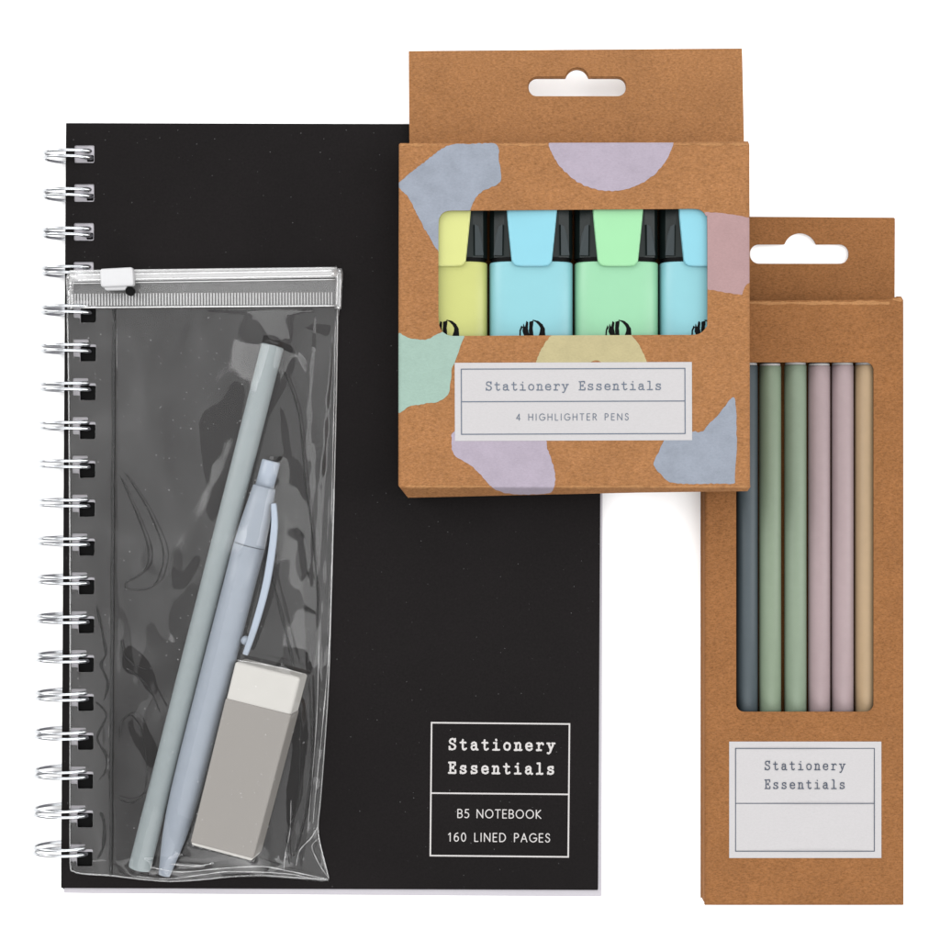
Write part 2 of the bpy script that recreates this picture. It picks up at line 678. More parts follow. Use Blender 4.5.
M_wash = {
    'blue': mat_paper('blue_grey_wash', C(168, 176, 190), 0.75, 0.06, 0.12, mottle=0.13),
    'lilac': mat_paper('lilac_wash', C(196, 184, 200), 0.75, 0.06, 0.14, mottle=0.08),
    'pink': mat_paper('pink_wash', C(196, 160, 160), 0.75, 0.06, 0.14, mottle=0.06),
    'mint': mat_paper('mint_wash', C(176, 206, 192), 0.75, 0.06, 0.10, mottle=0.05),
    'cream': mat_paper('cream_wash', C(210, 198, 150), 0.75, 0.06, 0.10, mottle=0.08),
}
M_wire = mat_plain('zinc_wire', (0.40, 0.41, 0.425, 1), 0.22, 0.5, 0.06, 700, metal=1.0)
M_film = mat_film('clear_vinyl', 0.022, 0.010, 0.075)
M_dull = mat_film('dull_vinyl', 0.004, 0.006, 0.1, dust=False)
M_crease_shade = mat_film('crease_shade_vinyl', 0.008, 0.012, 0.1, tint=.60, dust=False)
M_pale = mat_paper('worn_card_fold', (0.235, 0.116, 0.048, 1), 0.9, 0.2, 0.2, 0.1)
M_film_back = mat_film('clear_vinyl_back', 0.034, 0.006, 0.06, dust=False, soft_shine=True)
M_rail = mat_film('frosted_zip_plastic', 0.11, 0.30, 0.16, dust=False)
M_ridge = mat_film('ridged_zip_plastic', 0.06, 0.22, 0.3, dust=False)
M_weld = mat_film('welded_vinyl_edge', 0.10, 0.10, 0.1, dust=False)
M_slider = mat_plain('white_slider_plastic', C(244, 244, 246), 0.35, 0.5, 0.02)
M_black = mat_plain('black_plastic', (0.003, 0.003, 0.003, 1), 0.6, 0.05)
M_pencil = mat_plain('grey_green_pencil_paint', C(176, 187, 189), 0.5, 0.3, 0.03)
M_pen = mat_plain('pale_blue_pen_plastic', C(179, 189, 202), 0.42, 0.35, 0.03)
M_pen_light = mat_plain('pale_blue_clip_plastic', C(196, 208, 224), 0.4, 0.4, 0.03)
M_rubber = mat_plain('white_rubber', C(240, 237, 231), 0.7, 0.2, 0.02, 200)
M_sleeve = mat_paper('grey_card_sleeve', C(174, 169, 163), 0.6, 0.03, 0.04)
M_wood = mat_plain('pencil_wood', C(214, 180, 140), 0.7, 0.2, 0.08, 600)
M_capdark = mat_plain('smoked_cap_inner', (0.004, 0.0075, 0.007, 1), 0.4, 0.22)
M_nib = mat_plain('smoked_nib_holder', (0.016, 0.022, 0.024, 1), 0.5, 0.2)
M_strip = mat_film('zip_carrier_plastic', 0.02, 0.11, 0.2, dust=False)

# ================================================================= table
tbl = mesh('table_surface', [(-6000, -6000, 0), (6000, -6000, 0), (6000, 6000, 0), (-6000, 6000, 0)], [(0, 1, 2, 3)], M_table)
tbl['kind'] = 'structure'

# ================================================================= notebook
ZC = 31.0            # top of the front cover
nb = empty('spiral_notebook', 332, 506, 0, 'black wire-bound notebook lying flat with white printed title box in its lower right corner', 'notebook')
ROWS = [153.4 + 38.85 * k for k in range(19)]
TLc, TRc, BRc, BLc = (66, 123), (602.5, 124.5), (598, 890), (61, 888)


def edge_x(y):
    return 66 - 5.0 * (y - 123) / 765.0


covers = sd_poly([TLc, TRc, BRc, BLc])
holes = []
for k, y in enumerate(ROWS):
    e = edge_x(y)
    if k < 4:
        holes.append(sd_rr(e + 8.5, y - 8.2, e + 28.5, y + 9.5, 1.2))
    else:
        holes.append(union(sd_rr(e + 8.5, y - 8.4, e + 24, y + 9.0, 1.0), sd_rr(e + 15, y - 3.4, e + 31.5, y + 14.0, 1.2)))
gyd = axis((122, 892, 1.1))
gxd = axis((58, 96, 1.0), (96, 590, 19), (590, 606, 1.5))
Acc().add(sheet(gxd, gyd, minus(covers, *holes), lambda x, y: ZC + 0.0 * x, 1.3)).build('front_cover', M_cover, nb)
pg = sd_poly([(68, 126), (603.5, 127), (601.5, 896.5), (64, 893)])
ph = []
for k, y in enumerate(ROWS):
    e = edge_x(y)
    if k < 4:
        ph.append(sd_rr(e + 21, y + 1.5, e + 28, y + 8.5, 1))
    else:
        ph.append(sd_rr(e + 15.4, y - 1.0, e + 31.5, y + 14.2, 1.2))
gyp = axis((124, 899, 1.1))
gxp = axis((58, 100, 1.0), (100, 590, 19), (590, 606, 1.5))
Acc().add(sheet(gxp, gyp, minus(pg, *ph), 29.4, 2.4)).build('top_pages', M_page, nb)
Acc().add(sheet(axis((58, 606, 6)), axis((120, 900, 6)), sd_poly([(69, 127), (601.5, 128), (599, 892), (65, 890)]), 26.6, 0.8)).build('hole_shade_sheet', M_black, nb)  # black sheet added under the punched holes to stand in for their deep shade
Acc().add(sheet(axis((58, 606, 6)), axis((120, 900, 6)), pg, 25.4, 21.4)).build('page_block', M_page, nb)
Acc().add(sheet(axis((58, 606, 6)), axis((120, 900, 6)), sd_poly([(67, 125), (602, 126), (599.5, 892), (62.5, 890)]), 3.6, 1.6)).build('back_cover', M_cover, nb)

# wire loops: two rings through each hole, joined by a bend at the tip
def loop_mesh(y, first=None):
    e = edge_x(y)
    L = 42 - 10.0 * (y - 153) / 700.0
    R = e + 26.0
    zc, rz = 20.4, 18.6
    acc = Acc()
    cx0 = W((L + R) / 2, y, 30)[0]
    rx = (R - L) / 2 * (D - 22) / D
    cy0 = W(0, y, 36)[1]
    pts = []
    for sgn in (1, -1):
        ring = []
        for k in range(41):
            a = math.radians(-38 + (360 - 4) * k / 40)    # starts low right, over the top, round the left, underneath
            sx = math.copysign(abs(math.cos(a)) ** 0.92, math.cos(a))
            yy = cy0 + sgn * 3.9 - sgn * 1.3 * math.sin(a * 0.5 + 0.3)
            ring.append((cx0 + rx * sx, yy, zc + rz * math.sin(a)))
        acc.add(tube(ring, [1.55 + 1.25 * max(0.0, 1 - abs(q_ - 5.5) / 5.0) ** .5 for q_ in range(41)], 10))
        pts.append(ring)
    # rounded tip joining the pair inside the hole
    a, b = Vector(pts[0][0]), Vector(pts[1][0])
    mid = []
    for k in range(9):
        t = k / 8
        p = a.lerp(b, t)
        p.z -= 4.5 * math.sin(math.pi * t)
        mid.append(tuple(p))
    acc.add(tube(mid, 1.42, 10))
    return acc


for k, y in enumerate(ROWS):
    loop_mesh(y + random.uniform(-.4, .4)).build('wire_loop', M_wire, nb, smooth=True)

# printed title box
ang = math.atan2(2.0, 140)


def rot_xf(cx, cy, a):
    ca, sa = math.cos(a), math.sin(a)
    return lambda x, y: (cx + (x - cx) * ca - (y - cy) * sa, cy + (x - cx) * sa + (y - cy) * ca)


xf = rot_xf(500, 790, math.radians(0.55))
zi = ZC + 0.12
fr = Acc()
frame_lines(fr, 430.2, 722.6, 569.6, 857.0, 793.0, 1.5, zi, xf)
fro = fr.build('title_box_border', M_white_ink, nb)
lt = Acc()
ink(lt, type_line('Stationery', 448.5, 554, 749.8, 10.4, .98), 0.95, zi, xf, 0.3, 0.16, 2)
ink(lt, type_line('Essentials', 448.5, 554, 773.4, 10.4, .98), 0.95, zi, xf, 0.3, 0.16, 3)
ink(lt, sans_line('B5 NOTEBOOK', 457.5, 541.3, 818.0, 8.2, 1.12), 0.5, zi, xf, 0.28)
ink(lt, sans_line('160 LINED PAGES', 448.5, 550.5, 841.6, 8.2, 1.10), 0.5, zi, xf, 0.28)
lt.build('title_lettering', M_white_ink, nb)


# ================================================================= cartons
def hang_hole(cx, x0, x1, y0, y1, bump_r, bump_top):
    h = (y1 - y0) / 2
    bump = inter(sd_circ(cx, bump_top + bump_r, bump_r), sd_rr(x0, y0 - 60, x1, y1 - 1, 0))
    neck = sd_rr(cx - bump_r, bump_top + bump_r, cx + bump_r, (y0 + y1) / 2, 0.5)
    f = union(sd_rr(x0, y0, x1, y1, h - 0.5), bump, neck)
    return lambda X, Y: f(X, Y)


def wavy(seed, amp, lam):
    r = np.random.RandomState(seed)
    k = [(r.uniform(0, 6.28), r.uniform(0.6, 1.5) * 6.28 / lam, r.uniform(0, 6.28)) for _ in range(5)]
    return lambda X, Y: amp / 2.2 * sum(np.sin((X * math.cos(a) + Y * math.sin(a)) * q + p) for a, q, p in k)


def wall(p, q, z1, z0, t, side):
    """upright card wall between layout points p and q (seen at z1)"""
    a, b = Vector(W(p[0], p[1], z1)), Vector(W(q[0], q[1], z1))
    d = (b - a).normalized()
    n = Vector((-d.y, d.x, 0)) * side * t
    v = []
    for z in (z1, z0):
        for r in (a, b, b + n, a + n):
            v.append((r.x, r.y, z))
    f = [(0, 1, 2, 3), (7, 6, 5, 4), (0, 4, 5, 1), (1, 5, 6, 2), (2, 6, 7, 3), (3, 7, 4, 0)]
    return v, f


# ---- highlighter carton: lies on the notebook, its right side on the pencil carton
ZB, ZF = 32.2, 87.0
hb = empty('highlighter_carton', 575, 330, ZB, 'brown card carton with pastel painted patches and four highlighter pens in its window', 'carton')
outline = sd_poly([(399, 144.2), (400.2, 143.2), (620, 142.6), (742, 141.2), (748.2, 141.4), (749.2, 144), (750, 484), (750.4, 487), (747.5, 491.2), (640, 492.6), (545, 494.6), (408, 497.8), (398.4, 485.5), (398.5, 300)])
win = sd_poly(smooth_pts([(440, 224), (438.6, 216 + 8), (439.6, 217.5), (443, 213), (450, 210.7), (472, 210.5), (575, 209.6), (672, 208.9), (695, 208.8), (702, 211), (706, 216), (707.3, 224), (707.4, 318), (706.6, 326), (702, 332), (694, 334.7), (672, 334.9), (575, 335.3), (472, 335.8), (452, 335.8), (444.5, 333.2), (440.2, 328), (438.6, 320), (438.4, 300), (438.4, 250)][1:], 4))
wv = wavy(3, 0.5, 160)


def hz(X, Y):
    z = ZF + wv(X, Y)
    r = 4.2
    for d in (X - 398.3, 750.2 - X, Y - 142.0):
        t = np.clip((r - d) / r, 0, 1)
        z = z - r * (1 - np.sqrt(np.maximum(1 - t * t, 0.02)))
    # lower edge turns over into the bottom flap
    t = np.clip(Y - 486.2, 0, None)
    z = z - np.where(t < 1.6, 0.35 * t * t, 0.9 + (t - 1.6) * 2.6)
    # slight dent pushing the card in round the window
    return z


gxh = axis((396, 404, 0.8), (404, 436, 4), (436, 452, 1), (452, 694, 4), (694, 710, 1), (710, 744, 4), (744, 753, 0.8))
gyh = axis((139, 149, 0.8), (149, 207, 4), (207, 226, 1), (226, 318, 4), (318, 337, 1), (337, 484, 4), (484, 500, 0.6))
panel = minus(outline, win)
acc = Acc()
acc.add(sheet(gxh, gyh, panel, hz, 1.6), 0)
patches = [
    ('blue', smooth_pts([(447, 146), (470, 144), (496, 144), (498.5, 158), (501.3, 176), (499, 183), (490, 188), (481, 192), (474.5, 200), (470, 212), (466, 240), (452, 262), (438, 251), (426, 231), (417, 214), (408, 197), (398, 187), (398, 183.5), (418, 167)], 4), 1),
    ('lilac', [(611 + 65 * math.cos(a / 30 * math.pi), 126 + 65 * math.sin(a / 30 * math.pi)) for a in range(60)], 2),
    ('pink', [(690, 212), (705, 212.4), (722, 213), (738, 215.4), (753, 218.5), (753, 282), (746.5, 284), (741.5, 295), (725, 292.5), (707, 289), (690, 288)], 3),
    ('mint', smooth_pts([(395, 337.6), (410, 338.6), (426, 339.6), (434, 336), (445, 331), (458, 327), (469, 322), (464.5, 336), (459, 350), (455, 362), (451.6, 369), (451, 380), (449.4, 391), (445, 398), (436, 402), (422, 404.2), (410, 406), (395, 409)], 4), 4),
    ('cream', [(591.5 + 57 * math.cos(a / 30 * math.pi), 376 + 57 * math.sin(a / 30 * math.pi)) for a in range(60)], 5),
    ('lilac', smooth_pts([(456, 430), (452, 443), (452, 450), (455.5, 456), (464, 461.5), (473, 467), (481.5, 476), (489, 484.5), (497, 490.5), (508, 493.4), (520, 494.4), (536, 494.6), (549, 493), (554, 488), (555, 475), (552, 461), (547.4, 448.5), (541, 434), (500, 424)], 4), 2),
    ('blue', smooth_pts([(733, 396.8), (735.8, 409), (736.8, 421), (736.4, 445), (735.6, 465), (735, 480), (734, 483.6), (715, 483.6), (690, 484), (669.5, 482), (661, 474), (654.4, 467), (655, 459), (663, 443), (672, 430), (700, 432), (708, 425), (719, 414)], 4), 1),
]
gxf = axis((398.4, 750.2, 0.95))
for n, (nm, pts, mi) in enumerate(patches):
    xs = [p[0] for p in pts]
    ys = [p[1] for p in pts]
    gx_ = axis((max(398.2, min(xs) - 2), min(751, max(xs) + 2), 1.0))
    gy_ = axis((max(142.6, min(ys) - 2), min(497, max(ys) + 2), 1.0))
    f = inter(rough_edge(sd_poly(pts), 0.45, 7, n), minus(outline, win))
    if nm == 'cream':
        f = minus(f, sd_circ(596, 368.6, 8.2))
    acc.add(sheet(gx_, gy_, f, lambda X, Y: hz(X, Y) + 0.16), mi)
wornf = inter(rough_edge(union(sd_rr(401, 144.0, 438, 145.9, .8), sd_rr(499, 143.8, 547, 145.6, .8), sd_rr(673, 143.2, 748, 145.2, .8), sd_rr(399.5, 485.6, 492, 487.8, .8), sd_rr(556, 485.8, 748, 488.0, .8)), .75, 16, 77), outline)
acc.add(sheet(axis((398.6, 750.4, 1.1)), axis((142.8, 150, .6), (150, 484, 3), (484, 490, .6)), wornf, lambda X, Y: hz(X, Y) + .24), 6)
acc.build('front_panel', [M_kraft, M_wash['blue'], M_wash['lilac'], M_wash['pink'], M_wash['mint'], M_wash['cream'], M_pale], hb)
# side, top, bottom and back walls
zt = ZF - 3.4
sides = Acc()
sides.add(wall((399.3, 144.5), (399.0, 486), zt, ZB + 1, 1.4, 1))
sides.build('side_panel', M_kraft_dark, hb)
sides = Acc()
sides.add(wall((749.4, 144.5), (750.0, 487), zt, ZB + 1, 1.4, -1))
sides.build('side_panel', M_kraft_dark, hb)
Acc().add(wall((401.5, 143.4), (747.5, 142.4), zt, ZB + 1, 1.4, -1)).build('top_panel', M_kraft, hb)
zl = ZF - 22
Acc().add(wall((408.5, 496.6), (746.5, 490.4), zl, ZB + 1, 1.4, 1)).build('bottom_panel', M_kraft, hb)
bx0, by0, _ = W(399, 144, ZF)
bx1, by1, _ = W(750, 488, ZF)
v = [(bx0, by0, ZB + 1), (bx0, by1, ZB + 1), (bx1, by1, ZB + 1), (bx1, by0, ZB + 1), (bx0, by0, ZB), (bx0, by1, ZB), (bx1, by1, ZB), (bx1, by0, ZB)]
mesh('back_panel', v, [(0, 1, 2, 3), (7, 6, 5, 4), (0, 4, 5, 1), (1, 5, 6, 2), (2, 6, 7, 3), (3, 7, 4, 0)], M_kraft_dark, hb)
# hang tab: two layers of card with a slot
tabf = sd_poly([(408.6, 51.0), (742.2, 48.4), (744.4, 160), (409.6, 160)])
tz = wavy(8, 0.5, 120)
hh = hang_hole(577, 527.6, 626.4, 76.6, 96.2, 12.6, 67.4)
hh2 = hang_hole(577, 528.6, 625.8, 78.4, 96.4, 11.6, 69.6)
gxt = axis((406, 412, 1), (412, 520, 6), (520, 632, 0.9), (632, 738, 6), (738, 746, 1))
gyt = axis((46, 54, 0.9), (54, 64, 2), (64, 100, 0.9), (100, 160, 5))
tab = Acc()
tab.add(sheet(gxt, gyt, minus(tabf, hh), lambda X, Y: 40 + tz(X, Y), 1.5))
tab.add(sheet(gxt, gyt, minus(sd_poly([(409.6, 52.5), (741.4, 49.9), (743.4, 160), (410.4, 160)]), hh2), lambda X, Y: 38.2 + tz(X, Y), 3.0))
tab.build('hang_tab', M_kraft, hb)
# printed label
lab = Acc()
lx = axis((454.8, 692, 6))
ly_ = axis((362.4, 440.6, 6))
xf2 = rot_xf(573, 401, math.radians(-0.2))
lab.add(sheet(lx, ly_, None, lambda X, Y: hz(X, Y) + 0.34, 0.0, xf2))
lo = lab.build('printed_label', M_label, hb)
pr = Acc()
zlab = lambda X, Y: hz(X, Y) + 0.62
frame_lines(pr, 460.9, 368.3, 685.5, 434.4, 400.9, 0.95, zlab, xf2)
ink(pr, type_line('Stationery Essentials', 485.8, 661.5, 389.9, 8.3, 1.08), 0.52, zlab, xf2, 0.25, 0.1, 5)
ink(pr, sans_line('4 HIGHLIGHTER PENS', 516.2, 628.6, 420.2, 6.4, 1.12), 0.36, zlab, xf2, 0.22)
pr.build('lettering', M_blue_ink, lo)

# ---- highlighters inside the carton
def superell(cx, zc, hx, hz_, n, k=40):
    out = []
    for i in range(k):
        a = 2 * math.pi * i / k
        c_, s_ = math.cos(a), math.sin(a)
        out.append((cx + hx * math.copysign(abs(c_) ** (2 / n), c_), zc + hz_ * math.copysign(abs(s_) ** (2 / n), s_)))
    return out


def loft(rings, cap=True):
    v, f = [], []
    k = len(rings[0])
    for r in rings:
        v.extend(r)
    for i in range(len(rings) - 1):
        for j in range(k):
            f.append((i * k + j, (i + 1) * k + j, (i + 1) * k + (j + 1) % k, i * k + (j + 1) % k))
    if cap:
        f.append(tuple(range(k)))
        f.append(tuple(reversed(range((len(rings) - 1) * k, len(rings) * k))))
    return v, f


def hl_mats(nm, body, clip):
    return (mat_plain(nm + '_body_plastic', C(*body), 0.42, 0.35, 0.015, 120), mat_plain(nm + '_clip_plastic', C(*clip), 0.38, 0.35, 0.015, 120))


HZ = 57.5       # axis height
HR = 22.0


def wy(y):
    return W(0, y, 80)[1]


def make_highlighter(cx, mb, mc, label):
    X0 = W(cx, 300, 80)[0]
    t = empty('highlighter_pen', cx, 330, HZ - HR, label, 'highlighter pen', 'highlighter pens in the carton window')
    hw = 42.2 * (D - 80) / D
    # body with a softly rounded shoulder
    rings = []
    for y, s in ((261.2, .955), (261.6, .985), (263.0, 1.0), (300, 1.0), (440, 1.0), (470, .97), (474, .9)):
        rings.append([(x, wy(y), z) for x, z in superell(X0, HZ, hw * s, HR * (0.5 + 0.5 * s), 3.6)])
    mesh('body', *loft(rings), mb, t, smooth=True)
    rings = []
    for y, s in ((256.6, .93), (257.2, .95), (261.4, .95)):
        rings.append([(x, wy(y), z) for x, z in superell(X0, HZ, hw * s, HR * .96, 3.4)])
    mesh('collar', *loft(rings), M_black, t, smooth=False)
    # smoked cap: flat centre with sloping cheeks
    rings = []
    for y, s in ((256.8, .99), (240, .99), (200, .985), (165, .96), (160, .9)):
        w_, h_ = hw * s, HR * .97 * (0.6 + 0.4 * s)
        prof = [(-1, -.35), (-.82, -.95), (.82, -.95), (1, -.35), (1, .3), (.9, .74), (.66, .9), (.4, .97), (-.4, .97), (-.66, .9), (-.9, .74), (-1, .3)]
        rings.append([(X0 + a * w_, wy(y), HZ + b * h_) for a, b in reversed(prof)])
    mesh('cap', *loft(rings), M_capdark, t)
    # holder showing dimly through the cheeks: raised tapered facets
    for sg in (-1, 1):
        z = HZ + HR * .86
        q = [(.70, 255.2, 0.2), (.9, 254.6, -2.6), (.86, 236, -2.6), (.78, 226, -0.8), (.69, 224, 0.8)]
        v = [(X0 + sg * a * hw, wy(y), z + dz + 2.0) for a, y, dz in q]
        v += [(a, b, c - 4) for a, b, c in v]
        n = len(q)
        f = [tuple(range(n)), tuple(range(2 * n - 1, n - 1, -1))] + [(i, i + n, (i + 1) % n + n, (i + 1) % n) for i in range(n)]
        mesh('nib_holder', v, f, M_nib, t)
    # clip
    f = sd_poly(smooth_pts([(cx - 25, 200), (cx - 25, 211), (cx - 20.6, 256), (cx - 19.6, 261.5), (cx - 17.5, 264.6), (cx - 13.5, 266), (cx, 266.2), (cx + 13.5, 266), (cx + 17.5, 264.6), (cx + 19.8, 261.5), (cx + 20.8, 256), (cx + 25.2, 211), (cx + 25.2, 200), (cx + 25, 170), (cx - 25, 170)], 5))

    def cz(X, Y):
        d = np.clip(-f(X, Y) / 2.2, 0, 1)
        return 81.6 + 1.6 * np.sqrt(np.maximum(1 - (1 - d) ** 2, 0))
    mesh('clip', *sheet(axis((cx - 27, cx + 27, 1)), axis((178, 268, 1)), f, cz, 3.2), mc, t, smooth=False)
    # black round mark on the body: figure inside a broken ring
    def q(pts):
        return [(cx + (a - 661) / 4.7 + .2, 190 + b / 4.7) for a, b in pts]
    parts = [
        q([(622, 630), (628, 648), (636, 617), (643, 622), (641, 650), (650, 700), (652, 735), (630, 735), (628, 690), (617, 664)]),
        q([(650, 620), (668, 614), (664, 650), (669, 700), (668, 735), (650, 700), (648, 660)]),
        q([(664, 610), (690, 616), (709, 631), (721, 652), (723, 690), (712, 722), (690, 735), (692, 690), (700, 664), (702, 648), (692, 632), (680, 620)]),
        q([(612, 638), (604, 660), (602, 690), (612, 715), (612, 705), (607, 688), (609, 660), (617, 645)]),
    ]
    m = Acc()
    m.add(sheet(axis((cx - 14, cx + 15, .35)), axis((319, 348, .35)), (lambda g_: (lambda X, Y: g_(X, Y) - .22))(rough_edge(union(*[sd_poly(p) for p in parts]), .12, 2, 4)), HZ + HR + .12))
    m.build('printed_mark', M_black, t)
    return t


hy = hl_mats('yellow', (222, 226, 134), (236, 240, 150))
hbm = hl_mats('blue', (156, 224, 234), (154, 228, 246))
hg = hl_mats('green', (168, 234, 188), (176, 246, 186))
make_highlighter(445.6, *hy, label='yellow highlighter pen at the left end of the carton window')
make_highlighter(531.7, *hbm, label='blue highlighter pen between the yellow one and the green one')
make_highlighter(617.8, *hg, label='pale green highlighter pen in the carton window')
make_highlighter(703.8, *hbm, label='blue highlighter pen right of the green one, cut off by the window edge')

# ---- pencil carton: lies on the table
PZ = 30.0
pb = empty('pencil_carton', 804, 600, 0, 'tall plain brown card carton with a long window showing six coloured pencils', 'carton')
pw = sd_rr(736.2, 362.3, 873.6, 711.8, 8)
wv2 = wavy(12, 0.35, 140)
pout = sd_poly([(704.6, 301.0), (890, 299.6), (897, 296.2), (901.4, 296.4), (903.4, 300), (903.6, 905), (704.4, 905)])


def pz(X, Y):
    z = PZ + wv2(X, Y)
    r = 3.6
    for d in (X - 704.3, 903.7 - X, Y - 299.0 + np.clip((X - 880) / 5, 0, 3), 905.2 - Y):
        t = np.clip((r - d) / r, 0, 1)
        z = z - r * (1 - np.sqrt(np.maximum(1 - t * t, 0.02)))
    return z


gx_ = axis((703, 710, .8), (710, 734, 4), (734, 746, .9), (746, 864, 6), (864, 876, .9), (876, 897, 3), (897, 905, .8))
gy_ = axis((294, 306, .8), (306, 360, 4), (360, 372, .9), (372, 702, 8), (702, 714, .9), (714, 900, 8), (900, 906, .8))
wf2 = inter(rough_edge(union(sd_rr(712, 301.4, 890, 304.4, 1.2), sd_rr(892, 298, 901, 301, 1.2)), .8, 18, 78), pout)
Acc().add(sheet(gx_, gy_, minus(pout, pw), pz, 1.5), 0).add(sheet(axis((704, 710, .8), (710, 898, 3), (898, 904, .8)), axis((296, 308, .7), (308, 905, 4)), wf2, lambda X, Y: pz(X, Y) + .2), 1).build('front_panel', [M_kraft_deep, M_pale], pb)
zt = PZ - 3.4
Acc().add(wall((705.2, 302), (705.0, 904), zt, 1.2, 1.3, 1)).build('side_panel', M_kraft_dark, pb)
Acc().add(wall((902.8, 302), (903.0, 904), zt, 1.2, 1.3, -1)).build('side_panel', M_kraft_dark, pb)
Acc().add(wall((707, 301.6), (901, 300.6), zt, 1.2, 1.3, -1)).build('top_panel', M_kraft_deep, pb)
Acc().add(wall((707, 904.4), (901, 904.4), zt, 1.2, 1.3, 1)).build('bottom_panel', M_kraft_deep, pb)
a = W(704.6, 301, PZ)
b = W(903.6, 905, PZ)
v = [(a[0], a[1], 1.2), (a[0], b[1], 1.2), (b[0], b[1], 1.2), (b[0], a[1], 1.2), (a[0], a[1], .2), (a[0], b[1], .2), (b[0], b[1], .2), (b[0], a[1], .2)]
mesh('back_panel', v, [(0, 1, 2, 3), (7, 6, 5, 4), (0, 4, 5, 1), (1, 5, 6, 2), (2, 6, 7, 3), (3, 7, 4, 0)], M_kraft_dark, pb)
tabf = sd_poly([(711, 216.6), (895, 217.6), (894.6, 312), (711, 312)])
hh = hang_hole(800.2, 749.9, 848.7, 244.4, 263.7, 16.6, 233.2)
gxt = axis((709, 714, 1), (714, 746, 5), (746, 852, .9), (852, 890, 5), (890, 897, 1))
gyt = axis((214, 220, .9), (220, 230, 2), (230, 266, .9), (266, 312, 4))
tz2 = wavy(21, 0.6, 90)
Acc().add(sheet(gxt, gyt, minus(tabf, hh), lambda X, Y: 5.5 + tz2(X, Y), 1.8)).add(sheet(gxt, gyt, minus(sd_poly([(712, 218), (894, 219), (893.6, 312), (712, 312)]), hh), lambda X, Y: 3.4 + tz2(X, Y), 1.6)).build('hang_tab', M_kraft_deep, pb)
lab = Acc()
lab.add(sheet(axis((729.2, 881.4, 6)), axis((741.6, 858, 6)), None, lambda X, Y: pz(X, Y) + 0.3))
lo = lab.build('printed_label', M_label, pb)
M_navy = mat_plain('dark_slate_ink', C(84, 94, 112), 0.7, 0.2, 0.1, 1400)
pr = Acc()
zl = PZ + 0.75
frame_lines(pr, 735.2, 748, 874.8, 851.6, 803, 0.8, zl)
ink(pr, type_line('Stationery', 764.8, 845, 769.8, 8.6, .92), 0.5, zl, None, 0.25, 0.1, 6)
ink(pr, type_line('Essentials', 764.8, 845, 788.6, 8.6, .92), 0.5, zl, None, 0.25, 0.1, 7)
pr.build('lettering', M_navy, lo)

pencils = [
    (747.6, (84, 96, 102), 'slate blue pencil at the left end of the carton window'),
    (771.0, (150, 168, 142), 'sage green pencil between the slate blue pencil and another green one'),
    (796.4, (152, 170, 146), 'sage green pencil directly left of the two pink pencils'),
    (820.2, (190, 168, 170), 'dusty pink pencil directly right of the green pencils'),
    (843.6, (192, 170, 172), 'dusty pink pencil directly left of the tan pencil'),
    (867.0, (206, 176, 138), 'tan pencil at the right end of the carton window'),
]
for i, (x, c, lbl) in enumerate(pencils):
    zc = 14.6
    t = empty('pencil', x, 620, 2, lbl, 'pencil', 'coloured pencils in the carton')
    m = mat_plain('pencil_paint', C(*c, k=1.0), 0.48, 0.3, 0.03)
    y0, y1 = W(x, 365.0 + random.uniform(-.5, .6), 24)[1], W(x, 872, 24)[1]
    X = W(x, 500, 20)[0]
    r = 10.85
    mesh('barrel', *lathe((X, y0, zc), (X, y1, zc), [(0, r - .5), (.0015, r), (.5, r), (1, r)], 40), m, t, smooth=True)
    mesh('blank_end', *lathe((X, y0 + 2.6, zc), (X, y0 - .2, zc), [(0, r - 1.6), (.2, r - .7), (1, r - .6)], 40), M_white_ink, t)
    mesh('sharpened_tip', *lathe((X, y1, zc), (X, y1 - 26, zc), [(0, r - .1), (.99, 1.8)], 24), M_wood, t)

# ================================================================= pouch contents
zb = ZC + 1.6
def P3(x, y, z):
    return W(x, y, z)


def caps(p, q, r):
    """distance from the axis p-q in the layout plane"""
    ex, ey = q[0] - p[0], q[1] - p[1]
    L = ex * ex + ey * ey

    def f(X, Y):
        t = np.clip(((X - p[0]) * ex + (Y - p[1]) * ey) / L, 0, 1)
        return np.hypot(X - p[0] - t * ex, Y - p[1] - t * ey) - r
    return f


pa, pc = (272.6, 345.6), (139.4, 868.5)
r = 10.9
zc = zb + r
t = empty('pencil', 206, 606, zb, 'pale grey-green round pencil lying slanted inside the clear pouch, left of the pen', 'pencil')
A, B = P3(*pa, zc), P3(*pc, zc)
mesh('barrel', *lathe(A, B, [(0, r - .7), (.0012, r), (.3, r), (.7, r), (.998, r), (1, r - .7)], 48), M_pencil, t, smooth=True)

na, nc = (271.2, 461.0), (164.2, 875.0)
rp = 15.0
zc = zb + rp
t = empty('ballpoint_pen', 218, 668, zb, 'pale blue retractable pen with push button and side clip inside the clear pouch', 'pen')
A, B = P3(*na, zc), P3(*nc, zc)


def along(tt, off=0.0, zz=None):
    ax = Vector(B) - Vector(A)
    p = Vector(A) + ax * tt
    n = Vector((-ax.y, ax.x, 0)).normalized()
    p = p + n * off
    if zz is not None:
        p.z = zz
    return p


mesh('barrel', *lathe(A, B, [(.205, 15.2), (.2055, 15.5), (.3, 15.4), (.5, 15.4), (.7, 15.2), (.8, 14.6), (.86, 13.4), (.91, 11.4), (.95, 9.0), (.985, 6.6), (1.0, 5.6)], 64), M_pen, t, smooth=True)
mesh('upper_barrel', *lathe(A, B, [(.0625, 10.6), (.064, 11.2), (.10, 12.5), (.15, 14.2), (.2, 15.3), (.2035, 15.4)], 64), M_pen, t, smooth=True)
mesh('push_button', *lathe(A, B, [(0, 8.4), (.003, 9.0), (.03, 9.1), (.063, 9.1)], 48), M_pen_light, t, smooth=True)
